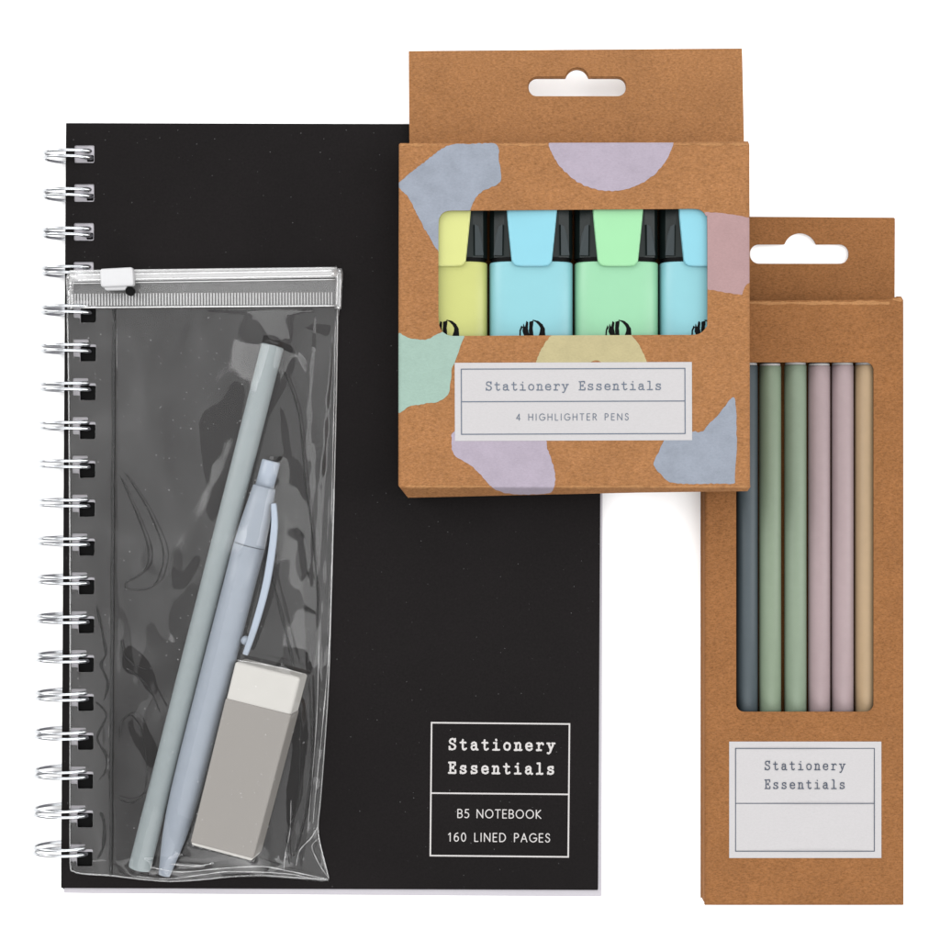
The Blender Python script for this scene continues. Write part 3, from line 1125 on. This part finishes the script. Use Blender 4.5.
# clip: curved flat bar beside the barrel
cl = smooth_pts([(273.6, 503.5), (274.6, 520), (273.6, 537), (270.6, 560), (265.9, 586), (259.2, 612), (251.4, 637), (245.2, 654.5)], 5, False)
pts = [W(a, b, zb + 24 + 5 * math.sin(math.pi * k / (len(cl) - 1))) for k, (a, b) in enumerate(cl)]
clip = Acc()
n = len(pts)
v, f = [], []
for k, p in enumerate(pts):
    tdir = (Vector(pts[min(k + 1, n - 1)]) - Vector(pts[max(k - 1, 0)])).normalized()
    s_ = Vector((-tdir.y, tdir.x, 0)).normalized()
    hw_ = 2.5 + 1.0 * math.sin(math.pi * k / (n - 1)) ** .7
    for a, b in ((-1, -1.0), (-1, .6), (-.7, 1.0), (.7, 1.0), (1, .6), (1, -1.0)):
        q = Vector(p) + s_ * a * hw_ + Vector((0, 0, b * 2.2))
        v.append(tuple(q))
for k in range(n - 1):
    for j in range(6):
        f.append((k * 6 + j, k * 6 + (j + 1) % 6, (k + 1) * 6 + (j + 1) % 6, (k + 1) * 6 + j))
f += [(5, 4, 3, 2, 1, 0), tuple(range((n - 1) * 6, n * 6))]
clip.add((v, f))
c0 = Vector(W(245.4, 640.5, zb + 20))
ball = []
for k in range(9):
    a = math.pi * k / 8
    ball.append((k / 8, max(.05, 4.6 * math.sin(a))))
clip.add(lathe(tuple(c0 + Vector((-4.6, 0, 0))), tuple(c0 + Vector((4.6, 0, 0))), [((1 - math.cos(math.pi * k / 8)) / 2, max(.05, 4.6 * math.sin(math.pi * k / 8))) for k in range(9)], 20))
clip.build('clip', M_pen_light, t)

er = empty('eraser', 248, 762, zb, 'white block eraser in a grey card sleeve inside the clear pouch', 'eraser')
EZ = zb + 33
tl, tr, br, bl = (235.2, 661.5), (300.4, 677.8), (251.6, 861.6), (190.2, 845.2)


def lerp2(p, q, t_):
    return (p[0] + (q[0] - p[0]) * t_, p[1] + (q[1] - p[1]) * t_)


mesh('rubber_block', *box8(tl, tr, br, bl, zb, EZ - .8, 2.8, 5, 4.5), M_rubber, er, smooth=False)
s0 = .2
stl, str_ = lerp2(tl, bl, s0), lerp2(tr, br, s0)
sbl, sbr = lerp2(tl, bl, .985), lerp2(tr, br, .985)
stl, str_ = (stl[0] - .7, stl[1]), (str_[0] + .7, str_[1])
sbl, sbr = (sbl[0] - .7, sbl[1]), (sbr[0] + .7, sbr[1])
mesh('card_sleeve', *box8(stl, str_, sbr, sbl, zb - .5, EZ + .3, 1.6, 4, 4.5), M_sleeve, er, smooth=False)

# ================================================================= pouch
po = empty('zip_pouch', 205, 575, ZC, 'clear plastic zip pouch holding a pencil, pen and eraser, lying on the notebook', 'pouch')
pouch_full = sd_poly([(66.5, 280), (200, 278), (340, 277), (341.5, 300), (338.6, 316), (336.6, 400), (334.4, 500), (331.5, 600), (329.4, 680), (325.6, 740), (321, 800), (318.6, 822), (319.2, 838), (323.5, 856), (329.4, 877), (328.6, 881), (322, 881.5), (300, 879.5), (262, 876.8), (230, 877.6), (200, 880.6), (170, 882.2), (140, 880), (110, 876.4), (82, 874.6), (73, 872), (69.6, 866), (69.2, 820), (69.5, 600), (68, 400), (66.5, 320)])
punch = [sd_rr(edge_x(y) + 15.2, y - 3.0, edge_x(y) + 31.2, y + 13.6, 1.4) for y in ROWS[4:]]


def pouch_out(X, Y):
    return pouch_full(X, Y)


def pouch_cut(X, Y):
    return np.maximum.reduce([pouch_full(X, Y)] + [-p(X, Y) for p in punch])


dp = caps(pa, pc, 6.0)
dn = caps((268, 475), (168, 862), 8.0)
ec = np.array([(tl[0] + br[0]) / 2, (tl[1] + br[1]) / 2])
eux = np.array([tr[0] - tl[0], tr[1] - tl[1]]); ehx = np.linalg.norm(eux) / 2; eux = eux / (2 * ehx)
euy = np.array([bl[0] - tl[0], bl[1] - tl[1]]); ehy = np.linalg.norm(euy) / 2; euy = euy / (2 * ehy)


def de(X, Y):
    a = np.abs((X - ec[0]) * eux[0] + (Y - ec[1]) * eux[1]) - ehx
    b = np.abs((X - ec[0]) * euy[0] + (Y - ec[1]) * euy[1]) - ehy
    return np.hypot(np.maximum(a, 0), np.maximum(b, 0)) + np.minimum(np.maximum(a, b), 0)


def smstep(t):
    t = np.clip(t, 0, 1)
    return t * t * (3 - 2 * t)


def floor_z(X, Y):
    return ZC + .5 + 0.0 * X


def field(seed, lam, nk, ax=1.0, ay=1.0):
    r_ = np.random.RandomState(seed)
    ks = [(r_.uniform(0, math.pi), r_.uniform(.55, 1.7) * 6.283 / lam, r_.uniform(0, 6.28)) for _ in range(nk)]
    return lambda X, Y: sum(np.sin((X * ax * math.cos(a) + Y * ay * math.sin(a)) * q + p) for a, q, p in ks) / math.sqrt(nk)


W1 = field(5, 95, 9)
W2 = field(6, 42, 10)
W3 = field(9, 24, 10, 1.0, .55)
W4 = field(15, 60, 6, .25, 2.2)
WW = field(16, 70, 5)
W5 = field(23, 150, 6, 9.0, .8)


PEN_T = np.array([0, .06, .065, .10, .15, .2, .5, .7, .8, .86, .91, .95, .985, 1.0])
PEN_R = np.array([9.1, 9.1, 11.2, 12.5, 14.2, 15.5, 15.4, 15.2, 14.6, 13.4, 11.4, 9.0, 6.6, 5.6])


def lump(X, Y):
    """height of what lies in the pouch above the pouch floor"""
    o = np.zeros(X.shape)
    ex, ey = pc[0] - pa[0], pc[1] - pa[1]
    t = ((X - pa[0]) * ex + (Y - pa[1]) * ey) / (ex * ex + ey * ey)
    d = np.abs((X - pa[0]) * ey - (Y - pa[1]) * ex) / math.hypot(ex, ey)
    hh_ = 10.9 + np.sqrt(np.maximum(11.2 ** 2 - d * d, 0)) + .6
    o = np.where((d < 11.2) & (t > -.002) & (t < 1.002), hh_, o)
    ex, ey = nc[0] - na[0], nc[1] - na[1]
    t = ((X - na[0]) * ex + (Y - na[1]) * ey) / (ex * ex + ey * ey)
    d = np.abs((X - na[0]) * ey - (Y - na[1]) * ex) / math.hypot(ex, ey)
    r_ = np.interp(t, PEN_T, PEN_R) + .5
    hh_ = 15.0 + np.sqrt(np.maximum(r_ * r_ - d * d, 0)) + .6
    o = np.maximum(o, np.where((d < r_) & (t > -.002) & (t < 1.002), hh_, 0))
    o = np.maximum(o, np.where(de(X, Y) < .6, 34.4, 0))
    return o


_ax, _ay = np.arange(60, 348, 2.0), np.arange(270, 890, 2.0)
_X, _Y = np.meshgrid(_ax, _ay)
_O = lump(_X, _Y)
_fixed = (pouch_out(_X, _Y) > -3) | (_X < 114.5 - 3.2 * (_Y - 300) / 575) | (_Y < 311)
_H = _O.copy()
_O = np.where(_fixed, 0, _O)
_H = np.where(_fixed, 0, _H)
for _it in range(2600):
    _N = _H.copy()
    _N[1:-1, 1:-1] = .25 * (_H[:-2, 1:-1] + _H[2:, 1:-1] + _H[1:-1, :-2] + _H[1:-1, 2:])
    _N = np.maximum(_N, _O)
    _H = np.where(_fixed, 0, _N)
for _it in range(3):
    _N = _H.copy()
    _N[1:-1, 1:-1] = .5 * _H[1:-1, 1:-1] + .125 * (_H[:-2, 1:-1] + _H[2:, 1:-1] + _H[1:-1, :-2] + _H[1:-1, 2:])
    _H = np.maximum(_N, _O)


def taut(X, Y):
    fx = np.clip((X - _ax[0]) / 2.0, 0, len(_ax) - 1.001)
    fy = np.clip((Y - _ay[0]) / 2.0, 0, len(_ay) - 1.001)
    i, j = fx.astype(int), fy.astype(int)
    u, v = fx - i, fy - j
    return (_H[j, i] * (1 - u) * (1 - v) + _H[j, i + 1] * u * (1 - v) + _H[j + 1, i] * (1 - u) * v + _H[j + 1, i + 1] * u * v)


def film_h(X, Y):
    h = taut(X, Y) + 1.6
    low = smstep((Y - 560) / 160) * (1 - .6 * smstep((X - 200) / 60))
    right = smstep((X - 285) / 30)
    near = np.minimum(np.minimum(dp(X, Y), dn(X, Y)), de(X, Y))
    fr_ = .12 + .88 * smstep((near - 4) / 24)
    n = (.6 * W1(X + 6 * WW(X, Y), Y) + (.14 + .5 * low + .4 * right) * W2(X + 8 * WW(Y, X), Y)
         + (.0 + .6 * low * smstep((170 - X) / 60) + .38 * right) * W3(X, Y))
    n = n * np.where(X < 114, .55 + .9 * low, 1)
    n = n + (1.0 * smstep((X - 306) / 14) + .8 * smstep((X - 275) / 20) * smstep((Y - 650) / 60)) * W5(X + .09 * Y, Y)
    h = h + fr_ * n + 2.8 * smstep((Y - 856) / 12) * W4(X, Y)
    return np.maximum(h, .7 + .12 * h)


def film_z(X, Y):
    d = -pouch_out(X, Y)
    e = smstep((d + 2) / 7)
    h = film_h(X, Y) * e
    h = h * (0.2 + .8 * smstep((Y - 304) / 10))
    # raised weld line parallel to the left edge
    xw = 113.4 - 3.2 * (Y - 300) / 575
    q = (X - xw)
    h = h * (1 - .85 * np.exp(-(q / 3.0) ** 2))
    # left and side rims
    h = h + 1.0 * np.exp(-((d - 2.2) / 1.3) ** 2)
    # keep clear of what lies inside
    z = floor_z(X, Y) + .6 + h
    o = lump(X, Y)
    z = np.where(o > 0, np.maximum(z, zb + o + .4), z)
    return z


gxp = axis((64, 120, 1.0), (120, 280, 1.6), (280, 345, 1.1))
gyp = axis((276, 310, 1.6), (310, 850, 1.7), (850, 884, 1.0))
mesh('front_film', *sheet(gxp, gyp, pouch_cut, film_z), M_film, po, smooth=True)
DULL_PATCHES = [  # outlines of back film patches with less mirror shine than the rest
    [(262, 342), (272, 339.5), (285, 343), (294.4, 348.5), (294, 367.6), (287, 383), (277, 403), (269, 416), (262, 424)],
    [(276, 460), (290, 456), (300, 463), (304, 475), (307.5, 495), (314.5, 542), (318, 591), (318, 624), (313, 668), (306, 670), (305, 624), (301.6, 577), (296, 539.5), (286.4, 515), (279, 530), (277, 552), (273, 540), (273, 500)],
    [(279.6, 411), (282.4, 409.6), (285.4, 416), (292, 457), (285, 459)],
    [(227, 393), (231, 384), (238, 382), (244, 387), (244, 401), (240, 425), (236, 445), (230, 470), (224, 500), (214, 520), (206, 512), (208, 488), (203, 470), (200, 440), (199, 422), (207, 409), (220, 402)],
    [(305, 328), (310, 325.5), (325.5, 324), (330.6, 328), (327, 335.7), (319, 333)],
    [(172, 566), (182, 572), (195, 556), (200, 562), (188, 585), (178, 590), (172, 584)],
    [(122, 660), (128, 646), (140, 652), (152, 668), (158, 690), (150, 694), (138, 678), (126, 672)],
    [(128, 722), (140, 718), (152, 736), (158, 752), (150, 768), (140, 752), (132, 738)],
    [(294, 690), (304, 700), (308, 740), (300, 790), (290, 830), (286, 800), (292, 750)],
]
dull_f = [rough_edge(sd_poly(smooth_pts(q, 4)), .5, 14, 30 + k) for k, q in enumerate(DULL_PATCHES)]
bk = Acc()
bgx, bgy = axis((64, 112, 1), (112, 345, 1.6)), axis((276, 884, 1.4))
bk.add(sheet(bgx, bgy, minus(pouch_cut, *dull_f), floor_z), 0)
for f_, q in zip(dull_f, DULL_PATCHES):
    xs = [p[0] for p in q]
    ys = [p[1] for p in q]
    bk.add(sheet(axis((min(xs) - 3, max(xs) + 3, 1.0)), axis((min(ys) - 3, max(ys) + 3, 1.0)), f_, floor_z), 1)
bk.build('back_film', [M_film_back, M_dull], po, smooth=True)
CREASE_SHADE = [  # dark look of the creases, put in as tubes of dark-tinted vinyl
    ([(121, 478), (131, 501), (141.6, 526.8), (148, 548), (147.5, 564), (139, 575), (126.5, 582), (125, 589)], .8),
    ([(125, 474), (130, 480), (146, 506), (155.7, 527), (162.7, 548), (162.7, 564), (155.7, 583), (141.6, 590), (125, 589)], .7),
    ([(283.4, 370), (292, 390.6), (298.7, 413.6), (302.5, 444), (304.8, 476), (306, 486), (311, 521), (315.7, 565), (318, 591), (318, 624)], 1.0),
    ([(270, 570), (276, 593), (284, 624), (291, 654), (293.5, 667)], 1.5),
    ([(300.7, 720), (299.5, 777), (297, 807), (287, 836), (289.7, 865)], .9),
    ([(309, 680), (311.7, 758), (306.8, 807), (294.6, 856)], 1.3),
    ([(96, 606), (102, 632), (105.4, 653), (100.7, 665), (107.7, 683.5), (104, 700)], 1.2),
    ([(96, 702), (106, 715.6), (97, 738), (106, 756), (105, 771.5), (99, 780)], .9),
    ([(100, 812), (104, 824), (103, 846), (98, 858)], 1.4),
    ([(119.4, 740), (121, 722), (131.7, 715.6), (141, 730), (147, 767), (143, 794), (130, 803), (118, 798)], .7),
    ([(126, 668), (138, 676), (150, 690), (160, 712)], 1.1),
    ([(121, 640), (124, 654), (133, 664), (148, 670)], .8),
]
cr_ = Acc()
for q, w_ in CREASE_SHADE:
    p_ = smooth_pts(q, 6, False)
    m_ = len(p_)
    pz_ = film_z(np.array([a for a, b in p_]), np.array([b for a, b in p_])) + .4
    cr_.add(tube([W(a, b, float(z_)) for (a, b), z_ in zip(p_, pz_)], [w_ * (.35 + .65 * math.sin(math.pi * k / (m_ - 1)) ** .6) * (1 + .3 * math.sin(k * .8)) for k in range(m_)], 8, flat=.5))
cr_.build('crease_shade_lines', M_crease_shade, po, smooth=True)
FOLD_GLINTS = [  # bright highlight streaks along folds, put in as pale hazy tubes
    ([(150, 867), (180, 872), (220, 868.5), (262, 866.5), (288, 871), (325, 878.5)], .75),
    ([(136, 876), (165, 879), (200, 875), (232, 871.5), (284, 873.5), (310, 878)], .6),
    ([(170, 864), (196, 866), (214, 863)], .8),
    ([(318, 826), (311, 838), (300, 850), (296, 866)], .6),
    ([(320, 838), (312, 846), (318, 862), (327, 876)], .5),
    ([(332, 560), (329.4, 640), (323, 720), (315, 800), (313, 824)], .55),
    ([(319, 640), (316.6, 720), (311, 790), (308, 828)], .5),
    ([(236, 660), (262, 664), (290, 670), (308, 676)], .5),
    ([(335.4, 320), (333.6, 420), (331.2, 520)], .45),
    ([(284, 872), (285, 856), (290, 830), (291, 800)], .5),
]
fo_ = Acc()
for q, w_ in FOLD_GLINTS:
    p_ = smooth_pts(q, 7, False)
    m_ = len(p_)
    pz_ = film_z(np.array([a for a, b in p_]), np.array([b for a, b in p_])) + .3
    fo_.add(tube([W(a, b, float(z_)) for (a, b), z_ in zip(p_, pz_)], [w_ * (.3 + .7 * math.sin(math.pi * k / (m_ - 1)) ** .5) * (1 + .35 * math.sin(k * 1.1)) for k in range(m_)], 8, flat=.7))
fo_.build('fold_glints', M_weld, po, smooth=True)


def rz0(x):
    return ZC + 2.2


def rz_(x):
    return ZC + 2.0 + 10.5 * float(smstep(np.array((150 - x) / 75.0)))


def bar(x0, y0, x1, y1, r_, nseg=30, flat=1.0, seg=14, dz=0.0, rz=rz_):
    return tube([W(x0 + (x1 - x0) * k / nseg, y0 + (y1 - y0) * k / nseg, rz(x0 + (x1 - x0) * k / nseg) + r_ * flat + dz) for k in range(nseg + 1)], r_, seg, flat=flat)


rail = Acc()
rail.add(bar(70, 277.6, 337, 273.2, 4.4, flat=.75))
rail.add(bar(70, 271.6, 337, 268.4, 1.5, flat=.9, dz=1.5))
rail.build('zip_rail', M_rail, po, smooth=True)
M_line = mat_film('zip_rim_plastic', 0.12, 0.42, 0.12, dust=False)
ln = Acc()
ln.add(bar(72, 307.6, 335, 305.8, .75, seg=8, dz=.6, rz=rz0))
ln.add(bar(72, 283.4, 335, 279.4, .6, seg=8, dz=.6, rz=rz0))
ln.build('zip_track_rim', M_line, po, smooth=True)
rid = Acc()
for k in range(86):
    x = 75 + k * 3.02
    y = 293.4 - 1.4 * (x - 70) / 267
    z = rz0(x) + .9
    rid.add(tube([W(x, y + .4, z), W(x + .1, y + 12.4, z)], .82, 7))
# the carrier strip under the ridges
v, f = [], []
for k in range(31):
    x = 70 + 267 * k / 30
    for dy in (8, 35.6):
        v.append(W(x, 273.0 + dy - 2.2 * k / 30, rz0(x) + .35))
for k in range(30):
    f.append((2 * k, 2 * k + 1, 2 * k + 3, 2 * k + 2))
rid.add((v, f), 1)
rid.build('zip_ridges', [M_ridge, M_strip], po)
# crimped ends
for (x0, y0, x1, y1, w_) in ((339.4, 268.6, 338.0, 309, 3.4), (70.0, 274.0, 70.6, 309, 3.6)):
    e_ = Acc()
    e_.add(tube([W(x0 + (x1 - x0) * k / 8, y0 + (y1 - y0) * k / 8, (rz_(x0) if k < 3 else rz0(x0)) + 3.0) for k in range(9)], [w_ * .8, w_ * 1.15, w_ * 1.1] + [w_] * 6, 12, flat=.8))
    e_.build('crimped_end', M_weld, po, smooth=True)
# welded side and bottom rims of the pouch as slim beads
def bead(pts, r_):
    s = smooth_pts(pts, 5, False)
    return tube([W(a, b, float(floor_z(np.array(a), np.array(b))) + 1.3) for a, b in s], r_, 8)


rim = Acc()
rim.add(bead([(337.6, 309), (336.2, 400), (333.8, 500), (331, 600), (328.6, 680), (325, 740), (320.4, 800), (318, 824), (318.8, 838), (323, 856), (328.6, 878.4)], .8))
rim.add(bead([(328.6, 879.4), (300, 878), (262, 875.4), (230, 876.6), (200, 879.6), (170, 881.2), (140, 879), (110, 875.4), (84, 873.8), (74, 871.4), (70.4, 865), (70, 820), (70.2, 600), (68.8, 400), (67.4, 312)], .8))
rim.build('welded_rim', M_weld, po, smooth=True)
M_seam = mat_film('weld_seam_vinyl', 0.012, 0.02, 0.1, tint=.6, dust=False)
seam = Acc()
seam.add(tube([W(113.8 - 3.2 * k / 40 + .25 * math.sin(k * .9), 309 + 566 * k / 40, ZC + 2.9) for k in range(41)], 1.5, 8, flat=.6))
seam.build('weld_seam', M_seam, po, smooth=True)
# slider
zs = rz_(100) + 1
sl = Acc()
sl.add(box8((99.4, 268.6), (132.6, 266.8), (133.6, 285.6), (100.4, 287.0), zs, zs + 11, 2.6, 4), 0)
sl.add(box8((103, 285.0), (128, 284.0), (125.0, 289.8), (105.0, 290.2), zs, zs + 7, 1.6, 3), 0)
slo = sl.build('zip_slider', M_slider, po, smooth=False)
c0 = W(130.2, 291.2, zs + 3)
mesh('slider_pin', *lathe((c0[0], c0[1], zs - 1), (c0[0], c0[1] + .01, zs + 6), [(0, 4.3), (.9, 4.3), (1, 3.9)], 28), M_black, slo)

# ================================================================= lamps, world, camera
def area(name, loc, size, sy, L, col=(1, 1, 1)):
    li = bpy.data.lights.new(name, 'AREA')
    li.shape = 'RECTANGLE'
    li.size, li.size_y = size, sy
    li.energy = L * math.pi * size * sy
    li.color = col
    o = bpy.data.objects.new(name, li)
    o.location = loc
    o.rotation_euler = (Vector((0, 0, 0)) - Vector(loc)).to_track_quat('-Z', 'Y').to_euler()
    COL.objects.link(o)
    return o


area('softbox_lamp_key', (-1.3, 0.65, 0.85), 0.85, 1.2, 8.2)
area('softbox_lamp_fill', (1.4, 0.1, 0.85), 0.85, 1.2, 6.4)
area('softbox_lamp_front', (0.1, -1.45, 0.85), 1.3, 0.8, 6.6)
area('softbox_lamp_back', (0.1, 1.5, 0.85), 1.3, 0.8, 5.0)
area('overhead_fill_lamp', (0.0, 0.0, 1.75), 3.0, 3.0, 1.65)  # added overhead panel, sized so the film mirrors an even grey

w = bpy.data.worlds.new("World")
S.world = w
w.use_nodes = True
w.node_tree.nodes['Background'].inputs['Color'].default_value = (0.5, 0.5, 0.5, 1)
w.node_tree.nodes['Background'].inputs['Strength'].default_value = 0.5

cam = bpy.data.cameras.new('camera')
co = bpy.data.objects.new('camera', cam)
COL.objects.link(co)
co.location = (0, 0, D * U)
co.rotation_euler = (0, 0, 0)
cam.sensor_width = 36
cam.lens = 36 * D / 940.0
cam.clip_start = 0.01
cam.clip_end = 50
S.camera = co

S.render.engine = 'CYCLES'
S.cycles.transparent_max_bounces = 24
S.cycles.max_bounces = 8
S.view_settings.view_transform = 'Standard'
S.view_settings.look = 'None'
S.view_settings.exposure = 0
S.view_settings.gamma = 1
